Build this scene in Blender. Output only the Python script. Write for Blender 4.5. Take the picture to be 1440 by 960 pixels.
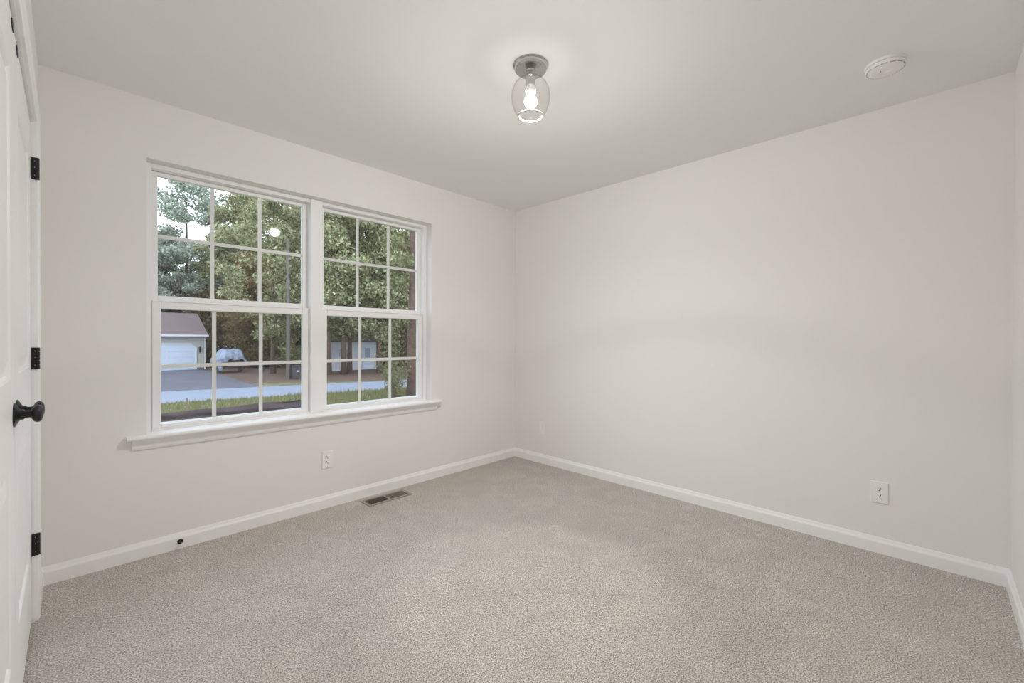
import bpy, bmesh, math, random
import numpy as np
from mathutils import Vector, Matrix

for o in list(bpy.data.objects):
    bpy.data.objects.remove(o, do_unlink=True)
SC = bpy.context.scene
COL = SC.collection
PI = math.pi

# ------------------------------------------------------------------ camera
CAM = Vector((-3.1184, -3.0001, 1.1686))
yaw, pit, rol, FPX = 0.7732, -0.0056, 0.0039, 608.15
fw = Vector((math.cos(yaw) * math.cos(pit), math.sin(yaw) * math.cos(pit), math.sin(pit)))
r0 = Vector((math.sin(yaw), -math.cos(yaw), 0)); u0 = r0.cross(fw)
rr = r0 * math.cos(rol) + u0 * math.sin(rol); uu = -r0 * math.sin(rol) + u0 * math.cos(rol)
cd = bpy.data.cameras.new('camera'); cam = bpy.data.objects.new('camera', cd); COL.objects.link(cam)
m = Matrix((rr, uu, -fw)).transposed().to_4x4(); m.translation = CAM
cam.matrix_world = m
cd.sensor_width = 36; cd.lens = 36 * FPX / 1440; cd.clip_start = 0.02; cd.clip_end = 400
SC.camera = cam

# ------------------------------------------------------------------ light, world, exposure
SKY = (0.84, 0.95, 1.12); SKY_STRENGTH = 3.2
BULB_EMIT = 14.0; BULB_COL = (1.0, 0.965, 0.92)
LAMP_SCALE = 6.9; LAMP_COL = (1.0, 0.985, 0.968)
w = bpy.data.worlds.new('overcast_sky'); SC.world = w; w.use_nodes = True
bg = w.node_tree.nodes['Background']
bg.inputs[0].default_value = (*SKY, 1); bg.inputs[1].default_value = SKY_STRENGTH
SC.view_settings.view_transform = 'Standard'; SC.view_settings.look = 'None'
SC.view_settings.exposure = 0.0; SC.view_settings.gamma = 1.0
SC.view_settings.use_curve_mapping = False
SC.cycles.use_denoising = True
SC.cycles.max_bounces = 14; SC.cycles.diffuse_bounces = 12; SC.cycles.transparent_max_bounces = 40
SC.cycles.sample_clamp_indirect = 6.0
SC.cycles.caustics_reflective = False; SC.cycles.caustics_refractive = False

# ------------------------------------------------------------------ materials
def nodes(name):
    mt = bpy.data.materials.new(name); mt.use_nodes = True
    nt = mt.node_tree; b = nt.nodes['Principled BSDF']
    return mt, nt, b
def mat(name, col, rough=0.5, metal=0.0, bump=0.0, scale=50.0, var=0.0, vscale=4.0, detail=3.0, spec=0.5, dist=0.002):
    mt, nt, b = nodes(name)
    b.inputs['Base Color'].default_value = (*col, 1); b.inputs['Roughness'].default_value = rough
    b.inputs['Metallic'].default_value = metal; b.inputs['Specular IOR Level'].default_value = spec
    tc = nt.nodes.new('ShaderNodeTexCoord')
    if var > 0:
        n = nt.nodes.new('ShaderNodeTexNoise'); n.inputs['Scale'].default_value = vscale; n.inputs['Detail'].default_value = 4
        nt.links.new(tc.outputs['Object'], n.inputs['Vector'])
        rp = nt.nodes.new('ShaderNodeValToRGB')
        rp.color_ramp.elements[0].position = 0.3; rp.color_ramp.elements[1].position = 0.7
        rp.color_ramp.elements[0].color = (*[c * (1 - var) for c in col], 1)
        rp.color_ramp.elements[1].color = (*[min(1, c * (1 + var)) for c in col], 1)
        nt.links.new(n.outputs['Fac'], rp.inputs[0]); nt.links.new(rp.outputs[0], b.inputs['Base Color'])
    if bump > 0:
        n2 = nt.nodes.new('ShaderNodeTexNoise'); n2.inputs['Scale'].default_value = scale; n2.inputs['Detail'].default_value = detail
        nt.links.new(tc.outputs['Object'], n2.inputs['Vector'])
        bp = nt.nodes.new('ShaderNodeBump'); bp.inputs['Strength'].default_value = bump; bp.inputs['Distance'].default_value = dist
        nt.links.new(n2.outputs['Fac'], bp.inputs['Height']); nt.links.new(bp.outputs[0], b.inputs['Normal'])
    return mt

M = {}
M['wall'] = mat('wall_paint', (0.82, 0.808, 0.796), 0.75, bump=0.12, scale=220, spec=0.2, dist=0.0006)
M['ceil'] = mat('ceiling_paint', (0.84, 0.845, 0.84), 0.9, bump=0.1, scale=160, spec=0.1, dist=0.0006)
M['trim'] = mat('white_trim_paint', (0.88, 0.88, 0.875), 0.35, bump=0.03, scale=60, spec=0.4, dist=0.0005)
M['door'] = mat('white_door_paint', (0.87, 0.87, 0.865), 0.42, bump=0.05, scale=120, spec=0.4, dist=0.0004)
M['vinyl'] = mat('white_vinyl', (0.88, 0.88, 0.88), 0.35, bump=0.02, scale=40, spec=0.4, dist=0.0004)
M['plastic'] = mat('white_plastic', (0.86, 0.855, 0.845), 0.35, bump=0.02, scale=80, dist=0.0003)
M['slot'] = mat('dark_slot', (0.03, 0.03, 0.03), 0.6, bump=0.02, scale=80)
M['grey_slot'] = mat('grey_slot', (0.36, 0.36, 0.355), 0.7, bump=0.02, scale=80)
M['black'] = mat('black_iron', (0.018, 0.018, 0.02), 0.38, metal=0.3, bump=0.04, scale=300, dist=0.0003)
M['rubber'] = mat('black_rubber', (0.012, 0.012, 0.012), 0.6, bump=0.05, scale=200, dist=0.0003)
M['chrome'] = mat('brushed_nickel', (0.58, 0.58, 0.57), 0.14, metal=1.0, bump=0.03, scale=400, dist=0.0002)
M['bronze'] = mat('brown_metal', (0.19, 0.155, 0.13), 0.5, metal=0.2, bump=0.04, scale=200, dist=0.0003)
M['duct'] = mat('dark_duct', (0.012, 0.011, 0.010), 0.8, bump=0.05, scale=60)
M['reg_frame'] = mat('taupe_metal', (0.33, 0.285, 0.25), 0.5, bump=0.04, scale=200, dist=0.0003)

def carpet():
    mt, nt, b = nodes('beige_carpet')
    L = nt.links.new
    tc = nt.nodes.new('ShaderNodeTexCoord')
    fine = nt.nodes.new('ShaderNodeTexNoise'); fine.inputs['Scale'].default_value = 185; fine.inputs['Detail'].default_value = 2.5; fine.inputs['Roughness'].default_value = 0.65
    big = nt.nodes.new('ShaderNodeTexNoise'); big.inputs['Scale'].default_value = 6.5; big.inputs['Detail'].default_value = 6; big.inputs['Distortion'].default_value = 0.6
    mid = nt.nodes.new('ShaderNodeTexNoise'); mid.inputs['Scale'].default_value = 60; mid.inputs['Detail'].default_value = 3
    for n in (fine, big, mid): L(tc.outputs['Object'], n.inputs['Vector'])
    r1 = nt.nodes.new('ShaderNodeValToRGB'); e = r1.color_ramp.elements
    e[0].position = 0.36; e[0].color = (0.22, 0.192, 0.167, 1)
    e[1].position = 0.64; e[1].color = (0.77, 0.725, 0.675, 1)
    e2 = r1.color_ramp.elements.new(0.5); e2.color = (0.49, 0.449, 0.408, 1)
    L(fine.outputs['Fac'], r1.inputs[0])
    r2 = nt.nodes.new('ShaderNodeValToRGB'); r2.color_ramp.elements[0].position = 0.38; r2.color_ramp.elements[1].position = 0.68
    r2.color_ramp.elements[0].color = (0.955, 0.955, 0.955, 1); r2.color_ramp.elements[1].color = (1.07, 1.07, 1.07, 1)
    L(big.outputs['Fac'], r2.inputs[0])
    mx = nt.nodes.new('ShaderNodeMixRGB'); mx.blend_type = 'MULTIPLY'; mx.inputs[0].default_value = 1
    L(r1.outputs[0], mx.inputs[1]); L(r2.outputs[0], mx.inputs[2]); L(mx.outputs[0], b.inputs['Base Color'])
    ad = nt.nodes.new('ShaderNodeMath'); ad.operation = 'ADD'
    L(fine.outputs['Fac'], ad.inputs[0]); L(mid.outputs['Fac'], ad.inputs[1])
    bp = nt.nodes.new('ShaderNodeBump'); bp.inputs['Strength'].default_value = 0.7; bp.inputs['Distance'].default_value = 0.006
    L(ad.outputs[0], bp.inputs['Height']); L(bp.outputs[0], b.inputs['Normal'])
    b.inputs['Roughness'].default_value = 0.95; b.inputs['Specular IOR Level'].default_value = 0.1
    b.inputs['Sheen Weight'].default_value = 0.10
    return mt
M['carpet'] = carpet()

def glass_mat(name, ior=1.5, tint=(1, 1, 1), rough=0.0, extra=0.0):
    mt = bpy.data.materials.new(name); mt.use_nodes = True; nt = mt.node_tree
    nt.nodes.clear(); L = nt.links.new
    out = nt.nodes.new('ShaderNodeOutputMaterial'); mx = nt.nodes.new('ShaderNodeMixShader')
    tr = nt.nodes.new('ShaderNodeBsdfTransparent'); tr.inputs[0].default_value = (*tint, 1)
    gl = nt.nodes.new('ShaderNodeBsdfGlossy'); gl.inputs['Roughness'].default_value = rough
    ge = nt.nodes.new('ShaderNodeNewGeometry'); dt = nt.nodes.new('ShaderNodeVectorMath'); dt.operation = 'DOT_PRODUCT'
    L(ge.outputs['Normal'], dt.inputs[0]); L(ge.outputs['Incoming'], dt.inputs[1])
    def mth(op, a, b):
        n = nt.nodes.new('ShaderNodeMath'); n.operation = op; n.use_clamp = op == 'ADD'
        for i, v in enumerate((a, b)):
            if v is None: continue
            if isinstance(v, (int, float)): n.inputs[i].default_value = v
            else: L(v, n.inputs[i])
        return n.outputs[0]
    f0 = ((ior - 1) / (ior + 1)) ** 2 + extra
    sch = mth('MULTIPLY', mth('POWER', mth('SUBTRACT', 1.0, mth('ABSOLUTE', dt.outputs['Value'], None)), 5.0), 1 - f0)
    L(mth('ADD', sch, f0), mx.inputs[0])
    L(tr.outputs[0], mx.inputs[1]); L(gl.outputs[0], mx.inputs[2]); L(mx.outputs[0], out.inputs[0])
    return mt
M['pane'] = glass_mat('window_glass', 1.32, (0.985, 0.99, 0.985), 0.025)
M['globe'] = glass_mat('clear_globe_glass', 1.45, (0.985, 0.98, 0.975), 0.03, 0.02)

def screen_mat():
    mt = bpy.data.materials.new('fine_insect_mesh'); mt.use_nodes = True; nt = mt.node_tree
    nt.nodes.clear(); L = nt.links.new
    out = nt.nodes.new('ShaderNodeOutputMaterial'); mx = nt.nodes.new('ShaderNodeMixShader'); mx.inputs[0].default_value = 0.10
    tr = nt.nodes.new('ShaderNodeBsdfTransparent'); df = nt.nodes.new('ShaderNodeBsdfDiffuse'); df.inputs[0].default_value = (0.035, 0.032, 0.035, 1)
    L(tr.outputs[0], mx.inputs[1]); L(df.outputs[0], mx.inputs[2]); L(mx.outputs[0], out.inputs[0])
    return mt
M['screen'] = screen_mat()

def emit_mat(name, col, s):
    mt = bpy.data.materials.new(name); mt.use_nodes = True; nt = mt.node_tree; b = nt.nodes['Principled BSDF']
    b.inputs['Base Color'].default_value = (0.9, 0.9, 0.88, 1)
    b.inputs['Emission Color'].default_value = (*col, 1); b.inputs['Emission Strength'].default_value = s
    return mt
M['bulb'] = emit_mat('lit_bulb', BULB_COL, BULB_EMIT)

def leaf_mat(name, cols, transl=0.35):
    mt = bpy.data.materials.new(name); mt.use_nodes = True; nt = mt.node_tree; nt.nodes.clear(); L = nt.links.new
    out = nt.nodes.new('ShaderNodeOutputMaterial'); mx = nt.nodes.new('ShaderNodeMixShader'); mx.inputs[0].default_value = transl
    df = nt.nodes.new('ShaderNodeBsdfDiffuse'); tl = nt.nodes.new('ShaderNodeBsdfTranslucent')
    ge = nt.nodes.new('ShaderNodeNewGeometry'); rp = nt.nodes.new('ShaderNodeValToRGB')
    el = rp.color_ramp.elements
    el[0].position = 0; el[0].color = (*cols[0], 1); el[1].position = 1; el[1].color = (*cols[-1], 1)
    for i, c in enumerate(cols[1:-1]):
        x = el.new((i + 1) / (len(cols) - 1)); x.color = (*c, 1)
    L(ge.outputs['Random Per Island'], rp.inputs[0]); L(rp.outputs[0], df.inputs[0]); L(rp.outputs[0], tl.inputs[0])
    L(df.outputs[0], mx.inputs[1]); L(tl.outputs[0], mx.inputs[2]); L(mx.outputs[0], out.inputs[0])
    return mt
M['leaf_green'] = leaf_mat('green_leaves', [(0.16, 0.135, 0.07), (0.29, 0.28, 0.145), (0.41, 0.435, 0.24), (0.56, 0.59, 0.38)])
M['leaf_cool'] = leaf_mat('haze_tinted_leaves', [(0.22, 0.24, 0.18), (0.40, 0.45, 0.35), (0.58, 0.63, 0.54)])  # pale bluish haze of the distant trees is put into the leaf colours
M['leaf_brown'] = leaf_mat('russet_leaves', [(0.16, 0.092, 0.04), (0.25, 0.168, 0.082), (0.25, 0.21, 0.10), (0.34, 0.27, 0.14)])
M['leaf_yellow'] = leaf_mat('yellow_green_leaves', [(0.13, 0.13, 0.06), (0.20, 0.215, 0.10), (0.30, 0.31, 0.17)])
M['bark'] = mat('brown_bark', (0.13, 0.085, 0.06), 0.9, bump=0.8, scale=14, var=0.35, vscale=9, dist=0.03)
M['bark_red'] = mat('reddish_bark', (0.115, 0.066, 0.047), 0.9, bump=0.8, scale=18, var=0.35, vscale=7, dist=0.03)
M['bark_grey'] = mat('grey_bark', (0.13, 0.115, 0.10), 0.9, bump=0.5, scale=14, var=0.2, vscale=6, dist=0.02)
M['asphalt'] = mat('pale_asphalt', (0.235, 0.268, 0.34), 0.85, bump=0.2, scale=60, var=0.06, vscale=1.2)
M['drive'] = mat('dark_asphalt', (0.115, 0.115, 0.145), 0.85, bump=0.2, scale=60, var=0.14, vscale=0.7)
M['lawn'] = mat('lawn_soil', (0.17, 0.165, 0.075), 0.95, bump=0.6, scale=9, var=0.3, vscale=2.5, dist=0.03)
M['litter'] = mat('leaf_litter', (0.135, 0.082, 0.06), 0.95, bump=0.7, scale=10, var=0.4, vscale=3, dist=0.04)
M['fabric'] = mat('dark_silt_fabric', (0.052, 0.034, 0.037), 0.75, bump=0.5, scale=6, var=0.3, vscale=5, dist=0.03)
M['wood'] = mat('weathered_wood', (0.22, 0.17, 0.13), 0.8, bump=0.3, scale=30, var=0.2, vscale=14)
M['shingle'] = mat('brown_shingles', (0.17, 0.127, 0.125), 0.9, bump=0.5, scale=20, var=0.14, vscale=6)
M['siding'] = mat('cream_siding', (0.53, 0.53, 0.47), 0.7, bump=0.05, scale=20)
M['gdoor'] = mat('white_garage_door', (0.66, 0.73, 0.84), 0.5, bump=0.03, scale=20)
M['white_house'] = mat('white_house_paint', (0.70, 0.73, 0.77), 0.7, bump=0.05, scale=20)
M['pale_pane'] = mat('painted_sky_pane', (0.36, 0.42, 0.48), 0.15, bump=0.02, scale=10)  # sky reflection painted in as a flat pale blue-grey
M['darkglass'] = mat('dark_window_glass', (0.10, 0.11, 0.13), 0.15, bump=0.02, scale=10)
M['tarp'] = mat('pale_blue_tarp', (0.27, 0.31, 0.40), 0.5, bump=0.9, scale=5, var=0.25, vscale=4, dist=0.08)
M['bin'] = mat('dark_grey_plastic', (0.06, 0.06, 0.065), 0.5, bump=0.05, scale=40)

# ------------------------------------------------------------------ mesh helpers
def bm_new(): return bmesh.new()
def box(bm, x0, x1, y0, y1, z0, z1, bev=0.0, seg=2):
    res = bmesh.ops.create_cube(bm, size=1)
    vs = res['verts']
    for v in vs:
        v.co = Vector((x0 + (v.co.x + .5) * (x1 - x0), y0 + (v.co.y + .5) * (y1 - y0), z0 + (v.co.z + .5) * (z1 - z0)))
    if bev > 0:
        es = list({e for v in vs for e in v.link_edges})
        bmesh.ops.bevel(bm, geom=es, offset=bev, segments=seg, profile=0.5, affect='EDGES')
def loft(bm, rings, close=True, cap=True):
    """rings: lists of points of equal length; join consecutive rings"""
    R = [[bm.verts.new(p) for p in rg] for rg in rings]
    n = len(R[0])
    for a, b in zip(R[:-1], R[1:]):
        for i in range(n if close else n - 1):
            j = (i + 1) % n
            bm.faces.new((a[i], a[j], b[j], b[i]))
    if cap and close:
        bm.faces.new(list(reversed(R[0]))); bm.faces.new(R[-1])
    return R
def prism(bm, pts, ax, a, b):
    """extrude a 2-D polygon along axis ax from a to b; pts are the two other coordinates in xyz order"""
    def P(p, t):
        q = list(p); q.insert(ax, t); return Vector(q)
    loft(bm, [[P(p, a) for p in pts], [P(p, b) for p in pts]])
def lathe(bm, prof, origin, axis='z', seg=32):
    """prof: (radius, height); axis of revolution"""
    rings = []
    for k in range(seg):
        t = 2 * PI * k / seg; c, s = math.cos(t), math.sin(t)
        rings.append([(r * c, r * s, h) for r, h in prof])
    O = Vector(origin)
    def mp(p):
        x, y, z = p
        if axis == 'z': return O + Vector((x, y, z))
        if axis == 'x': return O + Vector((z, x, y))
        if axis == '-y': return O + Vector((x, -z, y))
    V = []
    for j, (r, h) in enumerate(prof):
        if abs(r) < 1e-7: V.append([bm.verts.new(mp((0, 0, h)))] * seg)
        else: V.append([bm.verts.new(mp(rings[k][j])) for k in range(seg)])
    for j in range(len(prof) - 1):
        for k in range(seg):
            l = (k + 1) % seg
            q = [V[j][k], V[j][l], V[j + 1][l], V[j + 1][k]]
            u = []
            for v in q:
                if v not in u: u.append(v)
            if len(u) > 2:
                try: bm.faces.new(u)
                except ValueError: pass
def tube(bm, pts, rads, seg=8):
    rings = []
    for i, p in enumerate(pts):
        p = Vector(p)
        d = (Vector(pts[min(i + 1, len(pts) - 1)]) - Vector(pts[max(i - 1, 0)])).normalized()
        a = d.cross(Vector((0.3, 1, 0.1))).normalized(); b = d.cross(a)
        rings.append([p + (a * math.cos(2 * PI * k / seg) + b * math.sin(2 * PI * k / seg)) * rads[i] for k in range(seg)])
    loft(bm, rings)
def obj(name, bm, m, parent=None, smooth=False, loc=None):
    bmesh.ops.remove_doubles(bm, verts=bm.verts, dist=1e-6)
    bmesh.ops.recalc_face_normals(bm, faces=bm.faces)
    if loc is not None:
        bmesh.ops.translate(bm, verts=bm.verts, vec=-Vector(loc))
    me = bpy.data.meshes.new(name); bm.to_mesh(me); bm.free()
    me.materials.append(M[m] if isinstance(m, str) else m)
    if smooth:
        for p in me.polygons: p.use_smooth = True
        try: me.set_sharp_from_angle(angle=math.radians(40))
        except Exception: pass
    o = bpy.data.objects.new(name, me); COL.objects.link(o)
    if loc is not None: o.location = loc
    if parent is not None:
        o.parent = parent
        if loc is None:   # vertices given in world space
            o.matrix_parent_inverse = Matrix.Translation(-Vector(parent_world(parent)))
    return o
def parent_world(p):
    v = Vector((0, 0, 0))
    while p is not None:
        v += Vector(p.location) + (Matrix(p.matrix_parent_inverse).translation if p.parent else Vector((0, 0, 0)))
        p = p.parent
    return v
def tag(o, label=None, cat=None, group=None, kind=None):
    if label: o['label'] = label
    if cat: o['category'] = cat
    if group: o['group'] = group
    if kind: o['kind'] = kind
    return o
def empty(name, loc):
    o = bpy.data.objects.new(name, None); o.empty_display_size = 0.1; COL.objects.link(o); o.location = loc
    return o

# ------------------------------------------------------------------ room shell
H = 2.44; XL = -3.217; YR = -3.266; WT = 0.165
OX0, OX1, OZ0, OZ1 = -2.83, -1.009, 0.630, 2.126      # window opening
DS0, DS1, DH = 0.365, 1.875, 2.047                    # closet opening along the left wall (distance from the corner), height
bm = bm_new(); box(bm, XL - 0.9, 0.12, YR - 0.12, WT, -0.12, 0.0)
tag(obj('floor', bm, 'carpet'), 'beige cut-pile carpet covering the bedroom floor', 'floor', kind='structure')
bm = bm_new(); box(bm, XL - 0.9, 0.12, YR - 0.12, WT, H, H + 0.1)
tag(obj('ceiling', bm, 'ceil'), 'plain flat off-white ceiling of the room', 'ceiling', kind='structure')
bm = bm_new()
box(bm, XL - 0.12, OX0, 0, WT, 0, H); box(bm, OX1, 0.12, 0, WT, 0, H)
box(bm, OX0, OX1, 0, WT, 0, OZ0); box(bm, OX0, OX1, 0, WT, OZ1, H)
tag(obj('wall_window', bm, 'wall'), 'light warm-grey wall with the twin window', 'wall', kind='structure')
bm = bm_new(); box(bm, 0, 0.12, YR - 0.12, 0, 0, H)
tag(obj('wall_right', bm, 'wall'), 'long blank light warm-grey wall right of the corner', 'wall', kind='structure')
bm = bm_new(); box(bm, XL - 0.12, 0, YR - 0.12, YR, 0, H)
tag(obj('wall_rear', bm, 'wall'), 'sliver of light wall at the right edge of the picture', 'wall', kind='structure')
bm = bm_new()
box(bm, XL - 0.12, XL, -DS0 + 0.018, 0, 0, H); box(bm, XL - 0.12, XL, YR, -DS1 - 0.018, 0, H)
box(bm, XL - 0.12, XL, -DS1 - 0.018, -DS0 + 0.018, DH + 0.018, H)
box(bm, XL - 0.75, XL - 0.70, -DS1 - 0.2, -DS0 + 0.2, 0, H)
box(bm, XL - 0.70, XL - 0.12, -DS0 + 0.15, -DS0 + 0.2, 0, H); box(bm, XL - 0.70, XL - 0.12, -DS1 - 0.2, -DS1 - 0.15, 0, H)
tag(obj('wall_left', bm, 'wall'), 'wall at the left edge holding the white closet doors', 'wall', kind='structure')

# baseboards (profile: depth from the wall, height)
BP = [(0, 0), (0.014, 0), (0.014, 0.058), (0.0125, 0.064), (0.009, 0.070), (0.0065, 0.078), (0.004, 0.0853), (0, 0.0853)]
def baseboard(side, pts, label):
    """mitred run: pts = list of (along-wall start, along-wall end) already in world space functions"""
    bm = bm_new(); loft(bm, pts)
    tag(obj('baseboard_' + side, bm, 'trim'), label, 'baseboard', kind='structure')
baseboard('window', [[(XL + d, -d, z) for d, z in BP], [(-d, -d, z) for d, z in BP]], 'white baseboard under the window wall')
baseboard('right', [[(-d, -d, z) for d, z in BP], [(-d, YR + d, z) for d, z in BP]], 'white baseboard along the long blank wall')
baseboard('rear', [[(-d, YR + d, z) for d, z in BP], [(XL + d, YR + d, z) for d, z in BP]], 'white baseboard on the wall at the right picture edge')
baseboard('left', [[(XL + d, -d, z) for d, z in BP], [(XL + d, -0.303, z) for d, z in BP]], 'short white baseboard between corner and closet casing')

# ------------------------------------------------------------------ closet casing, jamb and doors
CP = [(0.0, 0.0), (0.0, 0.0085), (0.006, 0.010), (0.016, 0.0105), (0.022, 0.0135), (0.032, 0.0145), (0.044, 0.0155), (0.052, 0.0155), (0.057, 0.012), (0.057, 0)]
bm = bm_new()
a, b, t = DS0 - 0.005, DS1 + 0.005, DH + 0.005
loft(bm, [[(XL + d, -(a - q), 0) for q, d in CP], [(XL + d, -(a - q), t + q) for q, d in CP],
          [(XL + d, -(b + q), t + q) for q, d in CP], [(XL + d, -(b + q), 0) for q, d in CP]])
tag(obj('trim_1', bm, 'trim'), 'white moulded casing around the closet doors', 'door casing', kind='structure')
bm = bm_new()
box(bm, XL - 0.12, XL, -DS0, -DS0 + 0.018, 0, DH + 0.018); box(bm, XL - 0.12, XL, -DS1 - 0.018, -DS1, 0, DH + 0.018)
box(bm, XL - 0.12, XL, -DS1, -DS0, DH, DH + 0.018)
tag(obj('trim_2', bm, 'trim'), 'white door jamb lining the closet opening', 'door jamb', kind='structure')

DF = -3.2265   # door face
def panel_leaf(bm, s0, s1, z0, z1, panels):
    """leaf with recessed-groove raised panels on the room side"""
    st = 0.13
    th = 0.034
    xs = DF
    pa, pb = s0 + st, s1 - st
    def bx(a, b, c, d): box(bm, xs - th, xs, -b, -a, c, d)
    bx(s0, pa, z0, z1); bx(pb, s1, z0, z1)
    zs = [z0] + [v for p in panels for v in p] + [z1]
    for i in range(0, len(zs), 2): bx(pa, pb, zs[i], zs[i + 1])
    for (c, d) in panels:
        box(bm, xs - th, xs - 0.012, -pb, -pa, c, d)
        steps = [(0, 0), (0.006, -0.003), (0.012, -0.009), (0.022, -0.009), (0.055, -0.0015), (0.056, -0.0015)]
        rings = [[(xs + h, -(pa + q), c + q), (xs + h, -(pb - q), c + q), (xs + h, -(pb - q), d - q), (xs + h, -(pa + q), d - q)] for q, h in steps]
        loft(bm, rings, cap=False)
        q, h = steps[-1]
        vs = [bm.verts.new(p) for p in rings[-1]]; bm.faces.new(vs)
PANELS = [(0.285, 0.825), (1.055, 1.885)]
def knob(parent, s, z, lab=None):
    prof = [(0, 0), (0.033, 0), (0.0335, 0.003), (0.031, 0.0045), (0.024, 0.0075), (0.0165, 0.0115), (0.0145, 0.0125), (0.0148, 0.0185), (0.0125, 0.0205),
            (0.0105, 0.022), (0.0100, 0.030), (0.0112, 0.0335), (0.017, 0.0355), (0.0225, 0.039), (0.0252, 0.044), (0.0248, 0.0485), (0.0205, 0.0535), (0.012, 0.0562), (0, 0.057)]
    b = bm_new(); lathe(b, prof, (DF, -s, z), 'x', 36)
    o = obj('knob', b, 'black', parent, smooth=True); o['label'] = 'black round knob with a cone-shaped rosette'
    return o
def hinge(parent, z, side):
    s = DS0 - 0.001 if side > 0 else DS1 + 0.001
    b = bm_new()
    h = 0.089
    sg = 1 if side > 0 else -1
    # barrel with five knuckles and small ball ends
    yb = -(s + 0.0) 
    for k in range(5):
        z0 = z - h / 2 + k * h / 5
        lathe(b, [(0, 0.0004), (0.0062, 0.0004), (0.0068, 0.001), (0.0068, h / 5 - 0.001), (0.0062, h / 5 - 0.0004), (0, h / 5 - 0.0004)], (-3.2080, yb, z0), 'z', 14)
    # leaf on the jamb reveal, facing along the wall, and leaf edge on the door face
    y0, y1 = sorted((-(s + sg * 0.0005), -(s + sg * 0.0030)))
    box(b, DF + 0.0005, -3.2045, y0, y1, z - h / 2, z + h / 2)
    y0, y1 = sorted((-(s + sg * 0.003), -(s + sg * 0.010)))
    box(b, DF + 0.0002, DF + 0.0025, y0, y1, z - h / 2, z + h / 2)
    o = obj('hinge', b, 'black', parent, smooth=True); o['label'] = 'black butt hinge'
    for dz in (-0.028, 0.004, 0.03):
        b2 = bm_new(); lathe(b2, [(0, 0), (0.0022, 0), (0.0015, 0.001), (0, 0.0012)], (-3.2150, -(s + sg * 0.003), z + dz), '-y', 10)
        obj('screw', b2, 'chrome', o, smooth=True)
def leaf(name, s0, s1, knob_s, hinge_side, catch_s, label):
    b = bm_new(); panel_leaf(b, s0, s1, 0.018, DH - 0.006, PANELS)
    d = obj(name, b, 'door'); tag(d, label, 'door', kind='structure')
    knob(d, knob_s, 0.951)
    for z in (1.858, 1.082, 0.318): hinge(d, z, hinge_side)
    b = bm_new(); box(b, DF - 0.002, DF + 0.003, -catch_s - 0.028, -catch_s + 0.028, DH - 0.034, DH - 0.018, 0.001)
    c = obj('ball_catch', b, 'black', d); c['label'] = 'small black catch at the top edge'
    return d
leaf('door_1', DS0 + 0.003, 1.1185, 1.068, 1, 1.035, 'white two-panel closet door leaf hinged next to the window wall')
leaf('door_2', 1.1215, DS1 - 0.003, 1.165, -1, 1.19, 'white two-panel closet door leaf cut by the left picture edge')

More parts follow.
